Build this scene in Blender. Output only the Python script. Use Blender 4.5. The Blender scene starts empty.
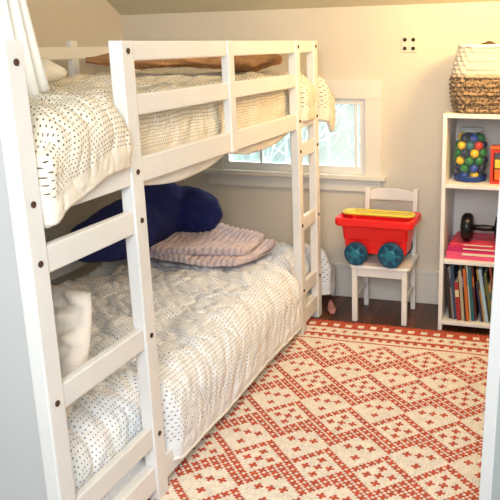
import bpy, bmesh, math, random
from mathutils import Vector, Matrix, noise
random.seed(7)
PI = math.pi
C = bpy.context.scene.collection
SC = bpy.context.scene

# ------------------------------------------------------------------ materials
def srgb(h):
    h = h.lstrip('#')
    out = []
    for i in (0, 2, 4):
        c = int(h[i:i+2], 16) / 255
        out.append(c/12.92 if c <= .04045 else ((c+.055)/1.055)**2.4)
    return (*out, 1)

def mat(name, col, rough=.6, var=.08, scale=8, bump=0, bscale=60, metal=0, sheen=0, alpha=1, trans=0, bdist=.01, ends=None):
    m = bpy.data.materials.new(name); m.use_nodes = True
    nt = m.node_tree; N = nt.nodes; L = nt.links
    b = N['Principled BSDF']
    c = srgb(col)
    tc = N.new('ShaderNodeTexCoord')
    nz = N.new('ShaderNodeTexNoise'); nz.inputs['Scale'].default_value = scale; nz.inputs['Detail'].default_value = 3
    L.new(tc.outputs['Object'], nz.inputs['Vector'])
    r = N.new('ShaderNodeValToRGB')
    r.color_ramp.elements[0].position = .3; r.color_ramp.elements[1].position = .7
    r.color_ramp.elements[0].color = (*[x*(1-var) for x in c[:3]], 1)
    r.color_ramp.elements[1].color = (*[min(1, x*(1+var)) for x in c[:3]], 1)
    if ends:
        r.color_ramp.elements[0].position = .42; r.color_ramp.elements[1].position = .58
        r.color_ramp.elements[0].color = srgb(ends[0]); r.color_ramp.elements[1].color = srgb(ends[1])
    L.new(nz.outputs['Fac'], r.inputs['Fac']); L.new(r.outputs['Color'], b.inputs['Base Color'])
    b.inputs['Roughness'].default_value = rough; b.inputs['Metallic'].default_value = metal
    b.inputs['Alpha'].default_value = alpha
    b.inputs['Transmission Weight'].default_value = trans
    if sheen: b.inputs['Sheen Weight'].default_value = sheen
    if bump:
        n2 = N.new('ShaderNodeTexNoise'); n2.inputs['Scale'].default_value = bscale; n2.inputs['Detail'].default_value = 4
        L.new(tc.outputs['Object'], n2.inputs['Vector'])
        bp = N.new('ShaderNodeBump'); bp.inputs['Strength'].default_value = bump; bp.inputs['Distance'].default_value = bdist
        L.new(n2.outputs['Fac'], bp.inputs['Height']); L.new(bp.outputs['Normal'], b.inputs['Normal'])
    return m

def dotted(name, base, dot, sx, sy, rx, ry, hem, bscale=34, bump=.5):
    """fabric with printed rows of dots; UV in metres, u=0 at the hem"""
    m = mat(name, base, .85, .03, 5, bump, bscale, bdist=.012)
    nt = m.node_tree; N = nt.nodes; L = nt.links; b = N['Principled BSDF']
    src = b.inputs['Base Color'].links[0].from_socket
    uv = N.new('ShaderNodeUVMap')
    sep = N.new('ShaderNodeSeparateXYZ'); L.new(uv.outputs['UV'], sep.inputs[0])
    def M(op, a, bb=None, c=None):
        n = N.new('ShaderNodeMath'); n.operation = op
        for i, v in enumerate((a, bb, c)):
            if v is None: continue
            if isinstance(v, (int, float)): n.inputs[i].default_value = v
            else: L.new(v, n.inputs[i])
        return n.outputs[0]
    row = M('FLOOR', M('DIVIDE', sep.outputs['X'], sx))
    off = M('MULTIPLY', M('MODULO', M('ABSOLUTE', row), 2), .5)
    fx = M('SUBTRACT', M('FRACT', M('DIVIDE', sep.outputs['X'], sx)), .5)
    fy = M('SUBTRACT', M('FRACT', M('ADD', M('DIVIDE', sep.outputs['Y'], sy), off)), .5)
    d = M('ADD', M('POWER', M('DIVIDE', fx, rx), 2), M('POWER', M('DIVIDE', fy, ry), 2))
    inside = M('LESS_THAN', d, 1)
    nohem = M('LESS_THAN', sep.outputs['X'], -hem)
    f = M('MULTIPLY', inside, nohem)
    mx = N.new('ShaderNodeMix'); mx.data_type = 'RGBA'
    L.new(f, mx.inputs['Factor']); L.new(src, mx.inputs['A']); mx.inputs['B'].default_value = srgb(dot)
    L.new(mx.outputs['Result'], b.inputs['Base Color'])
    return m

def floor_mat():
    m = mat('dark_floorboards', '#5a2f1e', .38, .3, 4)
    nt = m.node_tree; N = nt.nodes; L = nt.links; b = N['Principled BSDF']
    tc = N.new('ShaderNodeTexCoord'); mp = N.new('ShaderNodeMapping'); mp.inputs['Rotation'].default_value = (0, 0, PI/2)
    L.new(tc.outputs['Object'], mp.inputs['Vector'])
    br = N.new('ShaderNodeTexBrick'); br.inputs['Scale'].default_value = 1
    br.inputs['Brick Width'].default_value = 1.1; br.inputs['Row Height'].default_value = .062
    br.inputs['Mortar Size'].default_value = .0016
    br.inputs['Color1'].default_value = srgb('#74402a'); br.inputs['Color2'].default_value = srgb('#54301f')
    br.inputs['Mortar'].default_value = srgb('#1d0d08')
    L.new(mp.outputs[0], br.inputs['Vector'])
    mp2 = N.new('ShaderNodeMapping'); mp2.inputs['Scale'].default_value = (40, 3, 1)
    L.new(tc.outputs['Object'], mp2.inputs['Vector'])
    nz = N.new('ShaderNodeTexNoise'); nz.inputs['Scale'].default_value = 1.5; nz.inputs['Detail'].default_value = 6
    L.new(mp2.outputs[0], nz.inputs['Vector'])
    mx = N.new('ShaderNodeMix'); mx.data_type = 'RGBA'; mx.blend_type = 'MULTIPLY'; mx.inputs['Factor'].default_value = .6
    L.new(br.outputs['Color'], mx.inputs['A']); L.new(nz.outputs['Color'], mx.inputs['B'])
    L.new(mx.outputs['Result'], b.inputs['Base Color'])
    return m

M_ = {
 'wall': mat('warm_plaster', '#d9d0c2', .85, .03, 2, .12, 35),
 'ceil': mat('ceiling_paint', '#d3cbb0', .9, .03, 2, .1, 30),
 'trim': mat('trim_paint', '#e2ded6', .5, .02, 3, .05, 40),
 'floor': floor_mat(),
 'white': mat('painted_white_wood', '#e8e6e3', .42, .03, 6, .06, 45),
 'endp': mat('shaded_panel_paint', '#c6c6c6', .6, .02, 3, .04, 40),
 'bolt': mat('dark_steel_bolt', '#4a3020', .5, .1, 20, metal=.1),
 'matt': mat('mattress_ticking', '#e9e4da', .9, .04, 9, .3, 80),
 'navy': mat('navy_plush', '#0d195a', .95, .2, 14, .6, 80),
 'pinkb': mat('mauve_fleece', '#d9c7ca', .95, .14, 30, .9, 150),
 'tan': mat('terracotta_throw', '#b08358', .95, .25, 12, .9, 60),
 'cloth': mat('white_muslin', '#ece7de', .9, .05, 6, .3, 60),
 'soft': mat('soft_cream_pillowcase', '#ebdfd2', .9, .05, 6, .5, 40),
 'red': mat('red_plastic', '#ee1c1c', .3, .04, 4),
 'teal': mat('teal_plastic', '#0d4763', .35, .06, 6),
 'tealh': mat('teal_hub', '#17718a', .35, .05, 6),
 'yellow': mat('yellow_plastic', '#dccd4e', .35, .06, 6),
 'black': mat('black_metal', '#15151b', .3, .1, 10, metal=.3),
 'door': mat('door_paint', '#d9d9d8', .5, .02, 4, .04, 30),
 'cream': mat('rug_cream', '#f4e7d6', .95, .12, 60, .8, 180),
 'rugred': mat('rug_red', '#c95a3e', .95, .22, 60, .8, 180),
 'dark': mat('dark_hole', '#2a2018', .8, .1, 10),
 'darkc': mat('dark_brown_cloth', '#5a4030', .9, .3, 12, .6, 60),
 'page': mat('book_pages', '#e9dfc6', .8, .05, 60),
 'glass': mat('clear_plastic', '#cfe6ee', .25, .01, 3, alpha=.03),
 'lid': mat('clear_plastic_lid', '#b8cdd4', .15, .05, 8, alpha=.45),
 'pane': mat('pale_window_glass', '#e4f8f6', .25, .01, 3, alpha=.35),
 'bark': mat('glare_pale_bark', '#e6fbf4', .9, .04, 10),  # near-white bark: bright outdoor glare put into the colour
 'pinks': mat('pink_knit', '#c08078', .9, .1, 20, .4, 90),
}
dot_up = dotted('cream_dotted_quilt', '#e9e0cf', '#64574b', .0112, .0118, .18, .20, .070)
dot_lo = dotted('white_dotted_quilt', '#f0f1f3', '#6e6d71', .0140, .0140, .165, .165, .070, bump=.9, bscale=26)

def basket_mat():
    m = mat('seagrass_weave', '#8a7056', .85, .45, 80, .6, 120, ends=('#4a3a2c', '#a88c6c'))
    nt = m.node_tree; N = nt.nodes; L = nt.links; b = N['Principled BSDF']
    src = b.inputs['Base Color'].links[0].from_socket
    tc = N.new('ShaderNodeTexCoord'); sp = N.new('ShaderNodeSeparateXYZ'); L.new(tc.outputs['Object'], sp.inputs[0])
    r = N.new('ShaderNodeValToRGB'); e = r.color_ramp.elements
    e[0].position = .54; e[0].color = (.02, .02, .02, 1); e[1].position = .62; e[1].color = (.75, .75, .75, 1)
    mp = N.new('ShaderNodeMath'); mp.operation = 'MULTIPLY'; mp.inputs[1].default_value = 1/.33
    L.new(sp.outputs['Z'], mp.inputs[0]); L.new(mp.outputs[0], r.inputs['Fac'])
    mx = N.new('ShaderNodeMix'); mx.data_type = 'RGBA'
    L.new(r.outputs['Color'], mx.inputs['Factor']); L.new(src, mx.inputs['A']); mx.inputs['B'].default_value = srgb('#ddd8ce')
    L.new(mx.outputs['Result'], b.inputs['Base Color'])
    return m
M_['basket'] = basket_mat()

# ------------------------------------------------------------------ helpers
def root(name, label, cat, loc=(0, 0, 0), rotz=0, group=None):
    o = bpy.data.objects.new(name, None); C.objects.link(o)
    o.empty_display_size = .05
    o.location = loc; o.rotation_euler = (0, 0, rotz)
    o['label'] = label; o['category'] = cat
    if group: o['group'] = group
    return o

def tag(o, label, cat, group=None):
    o['label'] = label; o['category'] = cat
    if group: o['group'] = group
    return o

def obj(name, bm, m, parent=None, smooth=False, bevel=0, world=False, sub=0, solid=0, label=None):
    bmesh.ops.recalc_face_normals(bm, faces=bm.faces[:])
    me = bpy.data.meshes.new(name); bm.to_mesh(me); bm.free()
    for mm in (m if isinstance(m, (list, tuple)) else [m]): me.materials.append(mm)
    if smooth:
        for p in me.polygons: p.use_smooth = True
    o = bpy.data.objects.new(name, me); C.objects.link(o)
    if parent:
        o.parent = parent
        if world: o.matrix_parent_inverse = Matrix.Translation(-parent.location)
    if bevel:
        b = o.modifiers.new('bevel', 'BEVEL'); b.width = bevel; b.segments = 2; b.limit_method = 'ANGLE'
    if solid:
        s = o.modifiers.new('solid', 'SOLIDIFY'); s.thickness = solid; s.offset = -1
    if sub:
        s = o.modifiers.new('sub', 'SUBSURF'); s.levels = sub; s.render_levels = sub
    if label: o['label'] = label
    return o

def box(bm, x0, x1, y0, y1, z0, z1):
    vs = [bm.verts.new(p) for p in ((x0,y0,z0),(x1,y0,z0),(x1,y1,z0),(x0,y1,z0),(x0,y0,z1),(x1,y0,z1),(x1,y1,z1),(x0,y1,z1))]
    for f in ((0,3,2,1),(4,5,6,7),(0,1,5,4),(1,2,6,5),(2,3,7,6),(3,0,4,7)):
        bm.faces.new([vs[i] for i in f])
    return vs

def BX(*a):
    bm = bmesh.new(); box(bm, *a); return bm

def lathe(bm, prof, n=32, mx=None):
    rings = []
    for r, z in prof:
        rings.append([bm.verts.new((max(r, 1e-5)*math.cos(2*PI*i/n), max(r, 1e-5)*math.sin(2*PI*i/n), z)) for i in range(n)])
    for a, b in zip(rings, rings[1:]):
        for i in range(n):
            bm.faces.new((a[i], a[(i+1) % n], b[(i+1) % n], b[i]))
    bm.faces.new(rings[0][::-1]); bm.faces.new(rings[-1])
    if mx is not None:
        vs = [v for r in rings for v in r]
        bmesh.ops.transform(bm, matrix=mx, verts=vs)

def tube(bm, pts, r, n=10, closed=False, flat=1):
    pts = [Vector(p) for p in pts]; rings = []
    k = len(pts)
    rr = r if isinstance(r, (list, tuple)) else [r]*k
    for i, p in enumerate(pts):
        if closed: t = pts[(i+1) % k]-pts[i-1]
        else: t = pts[min(i+1, k-1)]-pts[max(i-1, 0)]
        t.normalize()
        a = Vector((0, 0, 1)) if abs(t.z) < .9 else Vector((1, 0, 0))
        s = t.cross(a).normalized(); u = s.cross(t)
        rings.append([bm.verts.new(p + rr[i]*(math.cos(2*PI*j/n)*s + flat*math.sin(2*PI*j/n)*u)) for j in range(n)])
    rng = range(k if closed else k-1)
    for i in rng:
        a, b = rings[i], rings[(i+1) % k]
        for j in range(n): bm.faces.new((a[j], a[(j+1) % n], b[(j+1) % n], b[j]))
    if not closed:
        bm.faces.new(rings[0][::-1]); bm.faces.new(rings[-1])

def rrect(w, d, r, z, n=6, cx=0, cy=0):
    pts = []
    for (sx, sy, a0) in ((1, 1, 0), (-1, 1, PI/2), (-1, -1, PI), (1, -1, 3*PI/2)):
        for i in range(n+1):
            a = a0 + PI/2*i/n
            pts.append((cx+sx*(w/2-r)+r*math.cos(a), cy+sy*(d/2-r)+r*math.sin(a), z))
    return pts

def loft(bm, loops, cap0=True, cap1=True):
    rings = [[bm.verts.new(p) for p in L] for L in loops]; n = len(rings[0])
    for a, b in zip(rings, rings[1:]):
        for i in range(n): bm.faces.new((a[i], a[(i+1) % n], b[(i+1) % n], b[i]))
    if cap0: bm.faces.new(rings[0][::-1])
    if cap1: bm.faces.new(rings[-1])

def sm(a, b, x):
    t = max(0, min(1, (x-a)/(b-a))); return t*t*(3-2*t)

def fbm(x, y, z=0, o=3):
    return noise.fractal(Vector((x, y, z)), .8, 2.0, o)

def cushion(w, d, h, n=40, amp=.01, seed=0, e=.42, f=2.2):
    bm = bmesh.new(); top = {}; bot = {}; uvl = bm.loops.layers.uv.new('UVMap')
    for i in range(n+1):
        for j in range(n+1):
            u = -1+2*i/n; v = -1+2*j/n
            edge = (1-u**4)*(1-v**4)
            hh = h/2*max(edge, 0)**e
            x = u*w/2*(1-.10*(v*v)); y = v*d/2*(1-.10*(u*u))
            k = amp*fbm(u*f+seed, v*f, seed)*min(1, edge*3)
            p = bm.verts.new((x, y, hh+k)); top[i, j] = p
            if i in (0, n) or j in (0, n): bot[i, j] = p
            else: bot[i, j] = bm.verts.new((x, y, -hh+k*.4))
    for i in range(n):
        for j in range(n):
            bm.faces.new((top[i, j], top[i+1, j], top[i+1, j+1], top[i, j+1]))
            bm.faces.new((bot[i, j], bot[i, j+1], bot[i+1, j+1], bot[i+1, j]))
    for fc in bm.faces:
        for l in fc.loops: l[uvl].uv = (l.vert.co.x-2, l.vert.co.y)
    return bm

def struct(o): o['kind'] = 'structure'; return o

# ------------------------------------------------------------------ room shell
YB = 4.10; XL = -2.62; XR = .34
WX0, WX1, WZ0, WZ1 = -1.99, -1.05, .775, 1.235          # window hole
bm = bmesh.new()
box(bm, XL-.1, WX0, YB, YB+.14, 0, 2.6); box(bm, WX1, XR+.1, YB, YB+.14, 0, 2.6)
box(bm, WX0, WX1, YB, YB+.14, 0, WZ0); box(bm, WX0, WX1, YB, YB+.14, WZ1, 2.6)
struct(obj('wall_back', bm, M_['wall']))
struct(obj('wall_left', BX(XL-.1, XL, -.5, YB, 0, 2.6), M_['wall']))
struct(obj('wall_right', BX(XR, XR+.1, 2.62, YB, 0, 2.6), M_['wall']))
struct(obj('floor', BX(XL-.1, 1.6, -1.2, YB+.14, -.05, 0), M_['floor']))
bm = bmesh.new()
prof = [(YB+.14, 1.615), (2.75, 2.5), (-.4, 2.5)]
lo = []; hi = []
for x in (XL-.1, 1.6):
    dz = 0 if x < 0 else .10
    lo.append([bm.verts.new((x, y, z+dz)) for y, z in prof]); hi.append([bm.verts.new((x, y, z+dz+.06)) for y, z in prof])
for k in range(2):
    bm.faces.new((lo[0][k], lo[1][k], lo[1][k+1], lo[0][k+1])); bm.faces.new((hi[0][k], hi[0][k+1], hi[1][k+1], hi[1][k]))
    for s in (0, 1): bm.faces.new((lo[s][k], lo[s][k+1], hi[s][k+1], hi[s][k]))
for k in (0, 2): bm.faces.new((lo[0][k], hi[0][k], hi[1][k], lo[1][k]))
struct(obj('ceiling', bm, M_['ceil']))
bm = bmesh.new(); box(bm, XL, -.545, YB-.018, YB-.0005, .0005, .215); box(bm, XL, -.545, YB-.026, YB-.0185, .19, .215)
struct(obj('baseboard_back', bm, M_['trim'], bevel=.002))
struct(obj('baseboard_left', BX(XL+.0005, XL+.018, .2, YB-.03, .0005, .215), M_['trim'], bevel=.003))

# window: head casing is the root mesh, everything else hangs from it
cw = .085; ov = .012
win = struct(obj('window_1', BX(WX0-cw-.005, WX1+cw+.005, YB-.026, YB, WZ1-ov, WZ1+cw+.01), M_['trim']))
for a, b in ((WX0-cw, WX0+ov), (WX1-ov, WX1+cw)):
    obj('side_casing', BX(a, b, YB-.022, YB, WZ0, WZ1-ov), M_['trim'], win)
obj('window_sill', BX(WX0-cw-.03, WX1+cw+.03, YB-.05, YB+.002, WZ0-.028, WZ0), M_['trim'], win, bevel=.004)
obj('apron', BX(WX0-cw, WX1+cw, YB-.018, YB, WZ0-.10, WZ0-.028), M_['trim'], win)
s = .046; ym, yn = YB-.004, YB+.04; xm = (WX0+WX1)/2
for a, b in ((WZ0, WZ0+s), (WZ1-s, WZ1)): obj('sash_rail', BX(WX0+.001, WX1-.001, ym, yn, a+.0005, b-.0005), M_['white'], win)
for a, b in ((WX0+.001, WX0+s), (WX1-s, WX1-.001), (xm-.014, xm+.014)):
    obj('sash_stile', BX(a, b, ym, yn, WZ0+s, WZ1-s), M_['white'], win)
for x in (WX0+.26, WX1-.075):
    obj('glazing_bar', BX(x-.007, x+.007, YB+.004, YB+.016, WZ0+s, WZ1-s), M_['white'], win)
for a, b in ((WX0+s, xm-.014), (xm+.014, WX1-s)):
    obj('pane', BX(a, b, YB+.018, YB+.023, WZ0+s, WZ1-s), M_['pane'], win)
# pale tree outside
bm = bmesh.new(); rnd = random.Random(3)
def branch(p, d, l, r, k):
    pts = [p]; q = p.copy(); dd = d.copy()
    for i in range(4):
        dd = (dd+Vector((rnd.uniform(-.2, .2), rnd.uniform(-.15, .15), rnd.uniform(-.05, .2)))).normalized()
        q = q+dd*l/4; pts.append(q.copy())
    tube(bm, pts, [r*(1-.12*i) for i in range(5)], 6)
    if k:
        for i in range(4):
            branch(pts[rnd.choice((2, 3, 4))], (dd+Vector((rnd.uniform(-1, 1), rnd.uniform(-.4, .4), rnd.uniform(-.3, .8)))).normalized(), l*.68, r*.58, k-1)
branch(Vector((-3.0, 6.6, -2.2)), Vector((.1, 0, 1)), 2.2, .07, 4)
tag(obj('tree', bm, M_['bark'], smooth=True), 'pale bare branched tree outside the window', 'tree')

# wall plate
wp = root('wall_plate', 'small square wall plate with four dark holes high on back wall', 'wall plate', (-.81, YB-.0005, 1.53))
obj('plate', BX(-.045, .045, -.006, 0, -.045, .045), M_['wall'], wp, bevel=.003)
for sx in (-1, 1):
    for sz in (-1, 1):
        bm = bmesh.new(); lathe(bm, [(.010, 0), (.011, .002), (.008, .003)], 16, Matrix.Translation((sx*.024, -.006, sz*.024)) @ Matrix.Rotation(PI/2, 4, 'X'))
        obj('hole', bm, M_['dark'], wp)

# ------------------------------------------------------------------ bunk bed
XO0, XO1 = -1.285, -1.24; XI0, XI1 = -2.345, -2.30; H = 1.55
bed = root('bunk_bed', 'white painted wooden bunk bed with built-in ladder along left wall', 'bunk bed', (-1.79, 2.6, 0))
def bedpart(name, bm, m=None, bevel=.005, **k):
    return obj(name, bm, m or M_['white'], bed, bevel=bevel, world=True, **k)
rungs = (1.0, .61, .25)
def bolt(parent, x, y, z):
    b = bmesh.new(); lathe(b, [(.0085, 0), (.009, .0025), (.006, .0040), (.004, .0030)], 14, Matrix.Translation((x, y, z)) @ Matrix.Rotation(PI/2, 4, 'Y'))
    obj('bolt', b, M_['bolt'], parent, smooth=False)
side_posts = [(1.455, 1.52), (1.93, 1.995), (3.43, 3.485), (3.70, 3.76)]
for i, (a, b) in enumerate(side_posts):
    p = bedpart('post', BX(XO0, XO1, a, b, 0, H))
    for z in rungs: bolt(p, XO1, (a+b)/2, z)
    bolt(p, XO1, (a+b)/2, 1.155); bolt(p, XO1, (a+b)/2, 1.52 if i else 1.50)
for (a, b) in ((1.455, 1.52), (3.70, 3.76)):
    bedpart('post', BX(XI0, XI1, a, b, 0, H))
bedpart('guard_post', BX(XO0+.012, XO1, 2.655, 2.71, 1.11, H))
bedpart('guard_post', BX(XI0, XI1-.012, 3.17, 3.22, 1.11, H))
g = .012
def railbox(y0, y1, z0, z1): return BX(XO0+g, XO1-.006, y0, y1, z0, z1)
for a, b in ((1.995, 2.655), (2.71, 3.43)):
    bedpart('guard_rail', railbox(a, b, H-.06, H-.001)); bedpart('guard_rail', railbox(a, b, 1.325, 1.390))
bedpart('guard_rail', railbox(3.485, 3.70, H-.06, H-.001))
for a, b in ((1.52, 1.93), (1.995, 3.43), (3.485, 3.70)):
    bedpart('side_rail', railbox(a, b, 1.115, 1.195)); bedpart('side_rail', railbox(a, b, .05, .14))
for z in rungs:
    bedpart('rung', railbox(1.52, 1.93, z-.037, z+.037)); bedpart('rung', railbox(3.485, 3.70, z-.037, z+.037))
for z0, z1 in ((1.46, 1.52), (1.105, 1.20), (.05, .14), (.42, .48)):
    bedpart('wall_rail', BX(XI0+.01, XI1-.01, 1.52, 3.70, z0, z1))
for z0, z1 in ((H-.06, H-.001), (1.105, 1.20), (.05, .14), (.20, .26)):
    bedpart('end_rail', BX(XI1, XO0, 3.715, 3.745, z0, z1))
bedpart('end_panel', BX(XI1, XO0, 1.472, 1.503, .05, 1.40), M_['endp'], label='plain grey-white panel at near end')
bedpart('bed_base', BX(XI1, XO0+g, 1.52, 3.70, 1.135, 1.155)); bedpart('bed_base', BX(XI1, XO0+g, 1.52, 3.70, .12, .14))

bm = BX(-2.285, -1.335, 1.53, 3.69, 1.157, 1.30)
tag(obj('mattress', bm, M_['matt'], bevel=.03), 'white mattress on the upper bunk under the cream quilt', 'mattress')
bm = BX(-2.285, -1.345, 1.53, 3.69, .142, .36)
tag(obj('mattress', bm, M_['matt'], bevel=.04), 'white mattress on the lower bunk under the white quilt', 'mattress')

# quilts ---------------------------------------------------------------
def quilt(name, m, y0, y1, zt, xo, zbot, amp, pucker, label, nu=150, nv=380, xw=-2.27, seed=0, R=.085, fy=12, side=.45, diag=0):
    bm = bmesh.new(); uvl = bm.loops.layers.uv.new('UVMap'); V = []; S = []
    for j in range(nv+1):
        y = y0+(y1-y0)*j/nv
        X = xo(y); zb = zbot(y)
        flat = (X-R)-xw; arc = R*PI/2; drop = max(.02, (zt-R)-zb); T = flat+arc+drop
        row = []; su = []
        for i in range(nu+1):
            s = T*i/nu
            if s < flat: x, z, nx, nz_ = xw+s, zt, 0, 1
            elif s < flat+arc:
                a = (s-flat)/R; x, z, nx, nz_ = X-R+R*math.sin(a), zt-R+R*math.cos(a), math.sin(a), math.cos(a)
            else: x, z, nx, nz_ = X, zt-R-(s-flat-arc), 1, 0
            q = s
            wr = fbm(x*4+seed, y*4, z*4, 2)*amp
            wy = y+diag*q+.03*noise.noise(Vector((q*3, y*4, seed+9)))
            c1 = abs(noise.noise(Vector((q*2.8+seed, wy*fy, seed))))
            c2 = abs(noise.noise(Vector((q*12, wy*18+seed, seed+4))))
            wr += pucker*(min(c1, .38)**.6*1.7 + min(c2, .3)*1.7)
            dd = wr*(1-(1-side)*sm(flat-.02, flat+arc, s))*(1-.6*sm(T-.05, T, s))
            endf = sm(0, .10, y-y0)*sm(0, .10, y1-y)
            z2 = z+nz_*dd-(1-endf)*.09*(1 if nz_ > .5 else .5)
            row.append(bm.verts.new((x+nx*max(dd, -.004)*.8, y, z2)))
            k = .006*noise.noise(Vector((x*6, y*6, z*6+seed))) if s < T-.12 else 0
            su.append((s-T+k, y+.008*noise.noise(Vector((x*6+3, y*6, z*6)))))
        V.append(row); S.append(su)
    for j in range(nv):
        for i in range(nu):
            f = bm.faces.new((V[j][i], V[j][i+1], V[j+1][i+1], V[j+1][i]))
            for l, (a, b) in zip(f.loops, ((j, i), (j, i+1), (j+1, i+1), (j+1, i))): l[uvl].uv = S[a][b]
    hem = [r[-1].co.copy() for r in V[::3]]
    o = tag(obj(name, bm, m, smooth=True, solid=.010), label, 'quilt')
    b2 = bmesh.new(); tube(b2, [h+Vector((-.003, 0, 0)) for h in hem], .0075, 8)
    obj('piping', b2, M_['cloth'], o, smooth=True)
    return o

def xo_up(y):
    k = sm(1.525, 1.545, y)*(1-sm(1.895, 1.92, y)) + sm(3.50, 3.52, y)*(1-sm(3.66, 3.69, y)) + 1.25*sm(3.77, 3.81, y)
    return -1.328+.095*k
def zb_up(y):
    if y < 1.95: return 1.125+.06*sm(1.52, 1.92, y)+.006*math.sin(y*22)
    if y > 3.47: return 1.15-.05*sm(3.7, 3.9, y)
    return 1.130
quilt('quilt', dot_up, 1.522, 3.90, 1.350, xo_up, zb_up, .020, .022, 'cream quilt with dark printed dots spread over the upper bunk', seed=3, fy=7, side=.5)
def xo_lo(y):
    k = sm(2.00, 2.08, y)*(1-sm(3.35, 3.42, y)) 
    k2 = sm(3.77, 3.82, y)
    return -1.312+k*(.084+.006*noise.noise(Vector((y*4, 1, 2))))+k2*.10
def zb_lo(y):
    b = .088+.005*math.sin(y*7)
    if y > 3.6: b = .11
    return b
quilt('quilt', dot_lo, 1.545, 3.92, .380, xo_lo, zb_lo, .015, .026, 'white quilt with small grey dots covering the lower bunk', seed=11, R=.125, fy=7.5, side=.5, diag=.3)

# sheet sagging below the upper side rail
bm = bmesh.new(); V = []
for j in range(121):
    y = 1.998+(3.428-1.998)*j/120
    seg = (y-2.0)/.68 if y < 2.68 else (y-2.68)/.75
    zb = 1.108-.044*max(0, math.sin(PI*min(1, seg)))**.8
    V.append([bm.verts.new((-1.284+.003*math.sin(k*.9+y*20)*k/8, y, 1.150+(zb-1.150)*k/8)) for k in range(9)])
for j in range(120):
    for k in range(8): bm.faces.new((V[j][k], V[j][k+1], V[j+1][k+1], V[j+1][k]))
tag(obj('bed_sheet', bm, M_['cloth'], smooth=True, solid=.003), 'pale sheet sagging in curves below the upper bunk side rail', 'sheet')

# throw on the upper bunk
bm = bmesh.new(); n = 90; rings = []
P0, P1 = Vector((-2.20, 3.12, 1.458)), Vector((-1.38, 3.58, 1.455))
for i in range(n+1):
    t = i/n; c = P0.lerp(P1, t); rw = .10+.035*t; rh = .036+.02*sm(.55, .8, t)
    f = min(1, .35+4*min(t, 1-t)) ; d = (P1-P0).normalized(); s = Vector((-d.y, d.x, 0))
    L = []
    for k in range(32):
        a = 2*PI*k/32; nn = 1+.30*fbm(t*9, math.cos(a)*2, math.sin(a)*2, 4)
        L.append(c+s*math.cos(a)*rw*f*nn+Vector((0, 0, 1))*math.sin(a)*rh*f*nn)
    rings.append(L)
loft(bm, rings)
tag(obj('throw_blanket', bm, M_['tan'], smooth=True), 'dull brown rolled throw lying across far end of upper bunk', 'blanket')
o = tag(obj('pillow', cushion(.62, .42, .11, amp=.02, seed=2), M_['cloth'], smooth=True), 'white pillow on the upper bunk beside the left wall', 'pillow')
o.location = (-2.0, 2.15, 1.445); o.rotation_euler = (0, .04, 1.4)
o = tag(obj('pillow', cushion(.62, .44, .08, amp=.045, seed=5, f=3.2), M_['soft'], smooth=True), 'soft cream pillow leaning at near end of lower bunk behind ladder', 'pillow')
o.location = (-1.63, 1.72, .62); o.rotation_euler = (1.05, 0, .05)

# hanging canopy cloth
bm = bmesh.new(); nu, nv = 70, 40; V = []
for j in range(nv+1):
    t = j/nv; z = 2.42-1.03*t; w = .06+.10*t**1.5
    row = []
    for i in range(nu+1):
        a = i/nu*PI*1.15-.2
        r = w*(1+.16*math.sin(i*.95+t*1.2))
        row.append(bm.verts.new((-1.64+r*math.sin(a)*1.0, 1.84-r*math.cos(a)*.8, z+.02*math.sin(i*.5)*t)))
    V.append(row)
for j in range(nv):
    for i in range(nu): bm.faces.new((V[j][i], V[j][i+1], V[j+1][i+1], V[j+1][i]))
tag(obj('canopy_curtain', bm, M_['cloth'], smooth=True, solid=.004), 'sheer white gathered curtain hanging over near corner of upper bunk', 'curtain')

# navy backrest plush
bm = bmesh.new()
def blob(c, s, rz=0, rx=0):
    r = bmesh.ops.create_icosphere(bm, subdivisions=5, radius=1)
    for v in r['verts']:
        q = v.co.copy()
        v.co *= 1+.08*fbm(q.x*2.2+c[1]*3, q.y*2.2, q.z*2.2, 4)
    bmesh.ops.transform(bm, matrix=Matrix.Translation(c) @ Matrix.Rotation(rz, 4, 'Z') @ Matrix.Rotation(rx, 4, 'X') @ Matrix.Diagonal((*s, 1)), verts=r['verts'])
blob((-2.11, 3.26, .605), (.16, .48, .150), -.04)
blob((-2.07, 3.42, .660), (.13, .26, .150), -.1)
blob((-2.04, 3.44, .700), (.10, .16, .11), -.1)
blob((-1.96, 3.58, .62), (.22, .13, .14), -.3)
for v in bm.verts: v.co.x = max(v.co.x, -2.29)
nv_ = obj('backrest_pillow', bm, M_['navy'], smooth=True)
r_ = nv_.modifiers.new('r', 'REMESH'); r_.mode = 'VOXEL'; r_.voxel_size = .010; r_.use_smooth_shade = True
s_ = nv_.modifiers.new('s', 'SMOOTH'); s_.iterations = 10
tag(nv_, 'navy blue plush backrest pillow with peaked top on the lower bunk', 'pillow')

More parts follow.
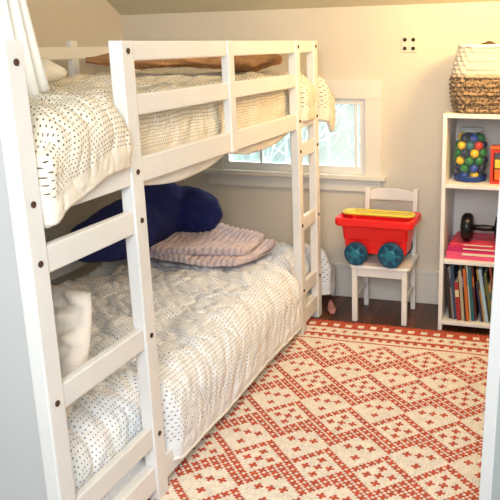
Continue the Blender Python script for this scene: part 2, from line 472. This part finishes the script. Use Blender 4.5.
# folded mauve fleece
fb = root('folded_blanket', 'pinkish grey ribbed fleece blanket folded on far end of lower bunk', 'blanket', (-1.80, 3.44, .425), -.08)
def slab(W, D, T, zc, seed):
    bm = bmesh.new(); loops = []; nx = 220; m_ = 90
    for i in range(nx+1):
        x = -W/2+W*i/nx; e = min(1, math.sqrt(max(0, 1-(max(0, abs(x)-(W/2-.03))/.0301)**2)))
        L_ = []
        for k in range(m_):
            a = 2*PI*k/m_; ca, sa = math.cos(a), math.sin(a)
            y = (D/2-.03*(1-e)+.026*math.sin(x*9+seed))*math.copysign(abs(ca)**.4, ca)
            z = (T/2)*math.copysign(abs(sa)**.6, sa)*(.15+.85*e)
            ph = (x+.02*math.sin(y*9+seed)+.010*noise.noise(Vector((x*9, y*9, seed))))/.033
            rib = .016*abs(math.sin(ph*PI))**.7*(.85+.4*noise.noise(Vector((x*14, y*14, seed+2))))
            wob = .026*fbm(x*3.2+seed, y*3.2, seed)
            z += rib*e*(1 if sa > 0 else -.2)+wob*(1 if sa > 0 else .5)
            L_.append((x+.024*math.sin(y*11+seed), y+rib*.6*math.copysign(1, ca)*(abs(ca) > .8), zc+z))
        loops.append(L_)
    loft(bm, loops); return bm
obj('fold', slab(.67, .46, .040, .030, 1), M_['pinkb'], fb, smooth=True)
o = obj('fold', slab(.60, .40, .040, .064, 2.2), M_['pinkb'], fb, smooth=True); o.rotation_euler = (0, 0, .07)

# slipper beyond the bed end
bm = bmesh.new(); loops = []
for i in range(15):
    t = i/14; w = .032*(math.sin(PI*min(1, t*1.0+.06))**.5)+.003; hgt = .030+.03*sm(.5, 1, t)
    loops.append([(w*math.cos(2*PI*k/16)*(1+.08*math.sin(5*t+k)), -.08+.16*t, hgt*.5*(1+math.sin(2*PI*k/16))*(1 if 0 < i < 14 else .3)) for k in range(16)])
loft(bm, loops)
o = tag(obj('slipper', bm, M_['pinks'], smooth=True), 'small pink slipper on dark floor by the bed foot', 'slipper')
o.location = (-1.205, 3.83, .0005); o.rotation_euler = (0, 0, .4); o.scale = (.75, .75, .9)

# ------------------------------------------------------------------ rug
cs = .0118; NX = 98; NY = 184
PER = 14
def field(i, j):
    ci, cj = i//2, j//2
    for nx in (ci-1, ci, ci+1):
        for ny in (cj-1, cj, cj+1):
            if abs(i-2*nx)+abs(j-2*ny) > 1: continue
            a = abs(((nx+3) % 10)-5); y = ny % PER
            if y <= 10:
                b_ = abs(y-5)
                if a+b_ == 5: return True
                if (a, b_) in ((0, 0), (2, 0), (0, 2)): return True
            if y == (12-a) % PER: return True
            if (a, y) in ((5, 9), (5, 12), (5, 1), (3, 12)): return True
    return False
def border(j, i):
    if j < 3: return True
    if j < 6: return (i % 6) < 3
    if j < 8: return True
    if j < 10: return False
    if j < 13: return (abs((i % 5)-2)+abs(j-11)) <= 1
    if j < 15: return False
    if j < 17: return True
    if j < 19: return (i % 4) < 2
    if j < 21: return False
    if j < 22: return True
    return False
def pat(i, j):
    if j < 24: return border(j, i)
    if j >= NY-24: return border(NY-1-j, i)
    return field(i, j-24)
RX0, RY1 = -1.300, 3.655
bm = bmesh.new()
grid = [[None]*(NX+1) for _ in range(NY+1)]
for j in range(NY+1):
    for i in range(NX+1):
        z = .0075+.003*max(0, fbm(i*.04, j*.04, 4))
        grid[j][i] = bm.verts.new((RX0+i*cs+.006*fbm(j*.05, 3, 1)+.0018*fbm(i*.4, j*.4, 7), RY1-j*cs+.0022*fbm(i*.3, j*.3, 2), z))
fs = []
for j in range(NY):
    for i in range(NX):
        f = bm.faces.new((grid[j][i], grid[j][i+1], grid[j+1][i+1], grid[j+1][i]))
        f.material_index = 1 if pat(i, j) else 0
        fs.append(f)
r_ = bmesh.ops.poke(bm, faces=fs)
for v in r_['verts']: v.co.z += .0046+.002*random.random()
def skirt(seq):
    low = [bm.verts.new((v.co.x, v.co.y, .0005)) for v in seq]
    for a, b, c, d in zip(seq, seq[1:], low[1:], low): bm.faces.new((a, b, c, d))
skirt(grid[0]); skirt(grid[-1]); skirt([r[0] for r in grid]); skirt([r[-1] for r in grid])
rg = root('rug', 'cream woven rug with red stepped diamond pattern on the floor', 'rug', (-.72, 2.6, 0))
obj('pile', bm, [M_['cream'], M_['rugred']], rg, world=True)
bm = bmesh.new()
for i in range(0, NX, 2):
    x = RX0+(i+.5)*cs; dx = random.uniform(-.004, .004)
    tube(bm, [(x, RY1+.001, .006), (x+dx, RY1+.012, .005), (x+dx*2, RY1+.022, .004)], .0032, 5)
f_ = obj('fringe', bm, M_['rugred'], rg, world=True); f_['kind'] = 'stuff'

# ------------------------------------------------------------------ child's chair
ch = root('child_chair', 'small white wooden child chair against back wall holding red wagon', 'chair', (-.885, 3.85, 0), 0)
def cp(name, bm, **k): return obj(name, bm, M_['white'], ch, bevel=.004, **k)
for sx in (-1, 1):
    cp('leg', BX(sx*.143-.015, sx*.143+.015, -.15, -.12, 0, .318))
    bm = bmesh.new()
    for (z0, z1, a, b) in ((0, .32, .115, .105), (.32, .72, .105, .150)):
        vs = []
        for z, y in ((z0, a), (z1, b)):
            vs.append([bm.verts.new((sx*.143+dx, y+dy, z)) for dx, dy in ((-.014, 0), (.014, 0), (.014, .028), (-.014, .028))])
        for k in range(4): bm.faces.new((vs[0][k], vs[0][(k+1) % 4], vs[1][(k+1) % 4], vs[1][k]))
        bm.faces.new(vs[0][::-1]); bm.faces.new(vs[1])
    cp('leg', bm)
    cp('apron', BX(sx*.143-.009, sx*.143+.009, -.12, .105, .27, .318))
cp('apron', BX(-.128, .128, -.145, -.127, .27, .318)); cp('apron', BX(-.128, .128, .108, .124, .27, .318))
bm = bmesh.new(); loft(bm, [rrect(.34, .305, .03, .319, cy=-.008), rrect(.345, .31, .03, .328, cy=-.008), rrect(.34, .305, .03, .34, cy=-.008)])
obj('seat', bm, M_['white'], ch)
for z0, z1, y in ((.650, .702, .148), (.50, .54, .132)):
    bm = bmesh.new(); lo = []
    for i in range(11):
        t = -1+.2*i; x = t*.129; c = .006*(1-t*t); zt = z1+(.018*(1-t*t) if z1 > .6 else 0)
        lo.append([(x, y+c-.003, z0), (x, y+c+.011, z0), (x, y+c+.014, zt), (x, y+c, zt)])
    loft(bm, lo); cp('back_rail', bm)
for sx in (-1, 1): cp('stretcher', BX(sx*.143-.007, sx*.143+.007, -.12, .112, .13, .155))

# ------------------------------------------------------------------ toy wagon
wg = root('toy_wagon', 'red plastic toy wagon with teal wheels and yellow handle on child chair', 'toy wagon', (-.912, 3.80, .341), -.03)
bm = bmesh.new()
z0 = .060
L = [rrect(.335, .155, .02, z0), rrect(.345, .168, .025, z0+.006), rrect(.360, .176, .025, z0+.076), rrect(.368, .182, .025, z0+.082),
     rrect(.378, .200, .025, z0+.158), rrect(.43, .255, .03, z0+.161), rrect(.442, .266, .032, z0+.168), rrect(.442, .266, .032, z0+.200), rrect(.43, .256, .03, z0+.207),
     rrect(.385, .21, .03, z0+.200), rrect(.355, .175, .03, z0+.08), rrect(.33, .14, .03, z0+.015)]
loft(bm, L); obj('tub', bm, M_['red'], wg, smooth=False, bevel=.002)
for sx, rr in ((-.098, .066), (.100, .072)):
    for sy in (-1, 1):
        yb = sy*.112
        mx = Matrix.Translation((sx, yb, rr)) @ Matrix.Rotation(-sy*PI/2, 4, 'X')
        bm = bmesh.new(); lathe(bm, [(rr*.8, -.02), (rr*.96, -.018), (rr, -.012), (rr, .012), (rr*.96, .018), (rr*.84, .02), (rr*.78, .013), (rr*.5, .011)], 36, mx)
        w = obj('wheel', bm, M_['teal'], wg, bevel=.001)
        bm = bmesh.new(); lathe(bm, [(rr*.42, .008), (rr*.42, .018), (rr*.3, .022), (rr*.12, .023)], 24, mx)
        obj('hub', bm, M_['tealh'], w)
        bm = bmesh.new()
        for k in range(6):
            a = 2*PI*k/6
            vs = box(bm, rr*.4, rr*.8, -.006, .006, .010, .0165)
            bmesh.ops.transform(bm, matrix=mx @ Matrix.Rotation(a, 4, 'Z'), verts=vs)
        obj('spoke', bm, M_['tealh'], w)
    bm = bmesh.new(); tube(bm, [(sx, -.11, rr), (sx, .11, rr)], .007, 10); obj('axle', bm, M_['black'], wg)
bm = bmesh.new()
zt = z0+.209
tube(bm, rrect(.40, .095, .04, zt+.008, n=5), .010, 10, closed=True, flat=.8)
loft(bm, [rrect(.385, .022, .008, zt+.002), rrect(.385, .022, .008, zt+.012)])
loft(bm, [rrect(.05, .08, .015, zt+.003, cx=-.155), rrect(.05, .08, .015, zt+.019, cx=-.155)])
obj('handle', bm, M_['yellow'], wg, smooth=False)

# ------------------------------------------------------------------ shelf unit
SX0, SX1, SY0, SY1 = -.548, -.135, 3.69, 4.07
sh = root('shelf_unit', 'tall white open cube shelf unit in the back right corner', 'shelf', ((SX0+SX1)/2, (SY0+SY1)/2, 0))
def sp(name, bm, **k): return obj(name, bm, M_['white'], sh, bevel=.003, world=True, **k)
ZS = (.035, .385, .80, 1.165); tk = .022
sp('side_panel', BX(SX0, SX0+tk, SY0, SY1, 0, 1.187)); sp('side_panel', BX(SX1-tk, SX1, SY0, SY1, 0, 1.187))
for z in ZS: sp('shelf', BX(SX0+tk, SX1-tk, SY0+.001, SY1, z, z+tk))
sp('back_panel', BX(SX0+tk, SX1-tk, SY1-.008, SY1, ZS[0]+tk, ZS[3]))

# basket on top
bk = root('woven_basket', 'brown woven basket with whitish upper band on top of the shelf unit', 'basket', (-.335, 3.87, 1.188))
bm = bmesh.new(); loops = []; hb = .33; nz_ = 90
def bsec(z):
    t = z/hb; w = .32+.06*math.sin(PI*min(1, t*.9+.1)); d = .27+.05*math.sin(PI*min(1, t*.9+.1)); return w, d
for k in range(nz_+1):
    z = hb*k/nz_; w, d = bsec(z); base = rrect(w, d, .09, z, n=22)
    out = []; rough = 1 if z < hb*.58 else .5
    for q, p in enumerate(base):
        row = int(k/6); a = rough*(.006*math.sin(PI*(k % 6)/6)**.5 + .009*(math.sin(q*PI/3+row*PI))*math.sin(PI*(k % 6)/6))
        v = Vector((p[0], p[1], 0)); v = v+v.normalized()*a; out.append((v.x, v.y, z+.008*math.sin(q*.07)*z/hb))
    loops.append(out)
w, d = bsec(hb)
loops.append(rrect(w-.03, d-.03, .085, hb-.002, n=22)); loops.append(rrect(w-.05, d-.05, .08, .03, n=22))
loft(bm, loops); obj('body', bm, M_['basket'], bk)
bm = bmesh.new()
lp = [Vector(p)+Vector((0, 0, .004*math.sin(i*1.3))) for i, p in enumerate(rrect(w-.008, d-.008, .09, hb+.004, n=12))]
tube(bm, lp, .010, 8, closed=True); obj('rim', bm, M_['cloth'], bk, smooth=True)
bm = bmesh.new(); bmesh.ops.create_icosphere(bm, subdivisions=5, radius=1)
for v in bm.verts:
    c = v.co.copy(); k = 1+.25*fbm(c.x*2, c.y*2, c.z*2+7, 4); v.co = Vector((c.x*.115*k, c.y*.085*k, c.z*.055*k))
o = tag(obj('folded_cloth', bm, M_['darkc'], smooth=True), 'dark brown crumpled cloth lying inside the woven basket', 'cloth'); o.location = (-.325, 3.87, 1.485)

# jar with balls
jr = root('toy_jar', 'clear rounded jar of colourful balls on the top shelf', 'jar', (-.415, 3.84, ZS[2]+tk))
bm = bmesh.new(); lathe(bm, [(.062, 0), (.078, .01), (.091, .05), (.098, .11), (.097, .17), (.088, .22), (.072, .252), (.060, .264), (.060, .270), (.056, .270), (.056, .261), (.068, .249), (.085, .218), (.094, .17), (.095, .11), (.088, .05), (.074, .012), (.01, .006)], 40)
obj('body', bm, M_['glass'], jr, smooth=True)
bm = bmesh.new(); lathe(bm, [(.061, .262), (.065, .265), (.065, .278), (.058, .284), (.01, .286)], 32)
obj('lid', bm, M_['lid'], jr)
bm = bmesh.new(); lathe(bm, [(.074, .0), (.084, .003), (.089, .028), (.0862, .032)], 32)
obj('base_ring', bm, mat('blue_ring', '#123a80', .4), jr)
cols = [('blue', '#0b38a0'), ('green', '#0b7030'), ('yellow', '#f0c00c'), ('red', '#c81812'), ('teal', '#085c6c'), ('navy', '#0a1642')]
cm = [mat(c+'_ball', h, .35) for c, h in cols]; ball_mesh = []
for k, (c, h) in enumerate(cols):
    bm = bmesh.new(); bmesh.ops.create_icosphere(bm, subdivisions=3, radius=.0235)
    me = bpy.data.meshes.new('ball'); bm.to_mesh(me); bm.free(); me.materials.append(cm[k])
    for p in me.polygons: p.use_smooth = True
    ball_mesh.append(me)
rnd = random.Random(4)
for lay, (R_, n_) in enumerate(((.053, 6), (.064, 8), (.068, 8), (.067, 8), (.062, 8), (.050, 6))):
    for q in range(n_+1):
        k = rnd.choice((0, 1, 2, 5, 1, 4, 5, 0, 5, 2, 3)) if q < n_ else 5
        r = 0 if q == n_ else R_
        a = 2*PI*q/n_+lay*.39
        o = bpy.data.objects.new('toy_ball', ball_mesh[k]); C.objects.link(o)
        o.location = (-.415+r*math.cos(a), 3.84+r*math.sin(a), ZS[2]+tk+.033+lay*.0395)
        tag(o, 'small %s ball inside the clear jar on the top shelf' % cols[k][0], 'ball', '%s balls in the clear jar' % cols[k][0])

# toy house beside
tb = root('toy_house', 'red and orange framed toy right of the clear jar', 'toy', (-.228, 3.80, ZS[2]+tk))
bm = bmesh.new(); box(bm, -.075, -.060, -.045, .045, 0, .18); box(bm, .060, .075, -.045, .045, 0, .18); box(bm, -.060, .060, -.045, .045, .165, .18); box(bm, -.060, .060, -.045, .045, 0, .015)
obj('wall', bm, mat('scarlet_plastic', '#d8341c', .4), tb)
obj('block', BX(-.055, .0, -.035, .035, .016, .075), mat('orange_plastic', '#e2701e', .4), tb, bevel=.006)
obj('block', BX(-.055, .0, -.035, .035, .080, .125), M_['yellow'], tb, bevel=.006)
obj('roof', BX(-.080, .080, -.050, .050, .1805, .195), mat('orange_roof', '#e8651a', .4), tb, bevel=.004)

# flat stack in middle cubby
z = ZS[1]+tk+.0005
stack = [('#e8507a', .042, .34, 'bright pink boxed game lying lowest in middle shelf stack', 'game box'), ('#c81a60', .026, .33, 'magenta boxed game in middle of the middle shelf stack', 'game box'),
         ('#d83450', .020, .28, 'rose red boxed game on top of middle shelf stack', 'game box')]
for k, (c, h, w, lab, cat) in enumerate(stack):
    g_ = root('game_box', lab, cat, (-.345+.004*k-(.34-w)/4, 3.845, z), random.uniform(-.03, .03), 'boxed games on middle shelf')
    m = mat('box_card_%d' % k, c, .5, .1, 20)
    obj('box_base', BX(-w/2, w/2, -.125, .125, 0, h*.45), m, g_, bevel=.0015)
    obj('box_lid', BX(-w/2-.001, w/2+.001, -.126, .126, h*.45, h), m, g_, bevel=.0015)
    obj('spine_label', BX(-w*.25, w*.3, -.1275, -.126, h*.6, h*.85), M_['page'], g_)
    z += h+.0005
# dumbbell lying on the boxes
db = root('dumbbell', 'black round-headed dumbbell lying on the pink game boxes', 'dumbbell', (-.325, 3.79, z))
mR = Matrix.Translation((0, 0, .076)) @ Matrix.Rotation(PI/2, 4, 'Y')
bm = bmesh.new(); lathe(bm, [(.015, -.07), (.016, -.03), (.018, 0), (.016, .03), (.015, .07)], 20, mR); obj('handle', bm, M_['black'], db, smooth=True)
for s in (-1, 1):
    bm = bmesh.new(); lathe(bm, [(.035, -.034), (.062, -.030), (.075, -.016), (.076, 0), (.075, .016), (.062, .030), (.035, .034)], 28, Matrix.Translation((s*.090, 0, 0)) @ mR)
    obj('weight_head', bm, M_['black'], db, smooth=True)

# upright books
bcols = [('dark brown', '#33241d'), ('grey', '#77797e'), ('slate blue', '#2f4a66'), ('red', '#9c2520'), ('cream', '#d8c8a0'), ('black', '#1c1c22'), ('orange', '#c8651e'), ('ivory', '#e8e0cc'), ('teal', '#1f6068'),
         ('maroon', '#571a24'), ('navy', '#1c2a50'), ('mustard', '#b5852a'), ('pale blue', '#a7c3d4'), ('charcoal', '#303338'), ('olive', '#5c6134'), ('tan', '#a07e54'), ('brick', '#8a3f2c'), ('white', '#efe9da'), ('lilac', '#8d7aa4'), ('rust', '#94481f')]
x = SX0+tk+.034; rb = random.Random(12); lean = -.10
for k, (cn, hx) in enumerate(bcols):
    t = rb.choice((.009, .011, .014, .018, .022)); h = rb.choice((.22, .25, .28, .30, .318)); d = rb.uniform(.17, .22)
    if k == 10: lean = -.17; x += .022
    if x+t > SX1-tk-.004: break
    b = root('book', '%s book leaning upright among books on the bottom shelf' % cn, 'book', (x, SY0+.02+rb.uniform(0, .03), ZS[0]+tk+.001), 0, 'upright books on the bottom shelf')
    b.rotation_euler = (0, lean, 0)
    m = mat('book_cover_%d' % k, hx, .5, .12, 30)
    c_ = min(.0025, t*.2)
    bm = bmesh.new(); box(bm, 0, c_, 0, d, 0, h); box(bm, t-c_, t, 0, d, 0, h); box(bm, c_, t-c_, 0, .0025, 0, h)
    obj('cover', bm, m, b)
    obj('pages', BX(c_+.0003, t-c_-.0003, .003, d-.004, .004, h-.004), M_['page'], b)
    if k % 2: obj('title_band', BX(.001, t-.001, -.0006, 0, h*.62, h*.8), mat('band_%d' % k, bcols[(k*7+3) % len(bcols)][1], .5), b)
    x += t/math.cos(lean)+.001

# ------------------------------------------------------------------ open door at the right (hangs slightly out of plumb)
A = Vector((-.1415, 1.76, 0)); B = Vector((.115, 2.50, 0)); dv = (B-A); ang = math.atan2(dv.y, dv.x)
dr = bpy.data.objects.new('door_1', None); C.objects.link(dr); dr.location = A; dr.rotation_euler = (.020, 0, ang); dr['kind'] = 'structure'
obj('door_leaf', BX(0, dv.length, -.036, 0, .018, 2.02), M_['door'], dr, bevel=.003)

# ------------------------------------------------------------------ lights
def area(name, loc, target, size, power, col):
    l = bpy.data.lights.new(name, 'AREA'); l.shape = 'DISK'; l.size = size; l.energy = power; l.color = col
    o = bpy.data.objects.new(name, l); C.objects.link(o); o.location = loc
    o.rotation_euler = (Vector(target)-Vector(loc)).to_track_quat('-Z', 'Y').to_euler()
    return o
area('ceiling_light', (-.35, 2.75, 2.25), (-.7, 3.6, .4), .6, 11, (1, .78, .48))
area('corner_light', (.08, 3.20, 1.92), (-.40, 4.1, 1.85), .22, 18, (1, .62, .20))
area('camera_fill', (-.1, -.3, 2.0), (-1.4, 3.0, .4), 1.1, 60, (.94, .96, 1))  # cool fill added behind the camera, no fixture there
area('window_light', (-1.52, 4.9, 1.5), (-1.5, 3.4, .6), 1.0, 36, (.82, .93, 1))
area('tree_fill', (-1.6, 4.5, 2.2), (-2.0, 6.6, .2), 1.2, 300, (.88, 1, .98))  # unseen lamp added outside to brighten the tree, simulating daylight
w = bpy.data.worlds.new('World'); SC.world = w; w.use_nodes = True
bg = w.node_tree.nodes['Background']; bg.inputs[0].default_value = (.78, .94, .94, 1); bg.inputs[1].default_value = .92

# ------------------------------------------------------------------ camera
th = math.radians(14.6); ps = math.radians(14.2)
F = Vector((-math.sin(ps)*math.cos(th), math.cos(ps)*math.cos(th), -math.sin(th)))
R = Vector((math.cos(ps), math.sin(ps), 0)); U = R.cross(F)
cam = bpy.data.cameras.new('Camera'); co = bpy.data.objects.new('Camera', cam); C.objects.link(co)
mm = Matrix((R, U, -F)).transposed().to_4x4(); mm.translation = Vector((0, 0, 1.55)); co.matrix_world = mm
cam.sensor_width = 36; cam.lens = 720/500*36; cam.shift_x = -.24; cam.shift_y = -.044; cam.clip_start = .02
SC.camera = co
SC.view_settings.view_transform = 'Standard'
SC.view_settings.exposure = .08
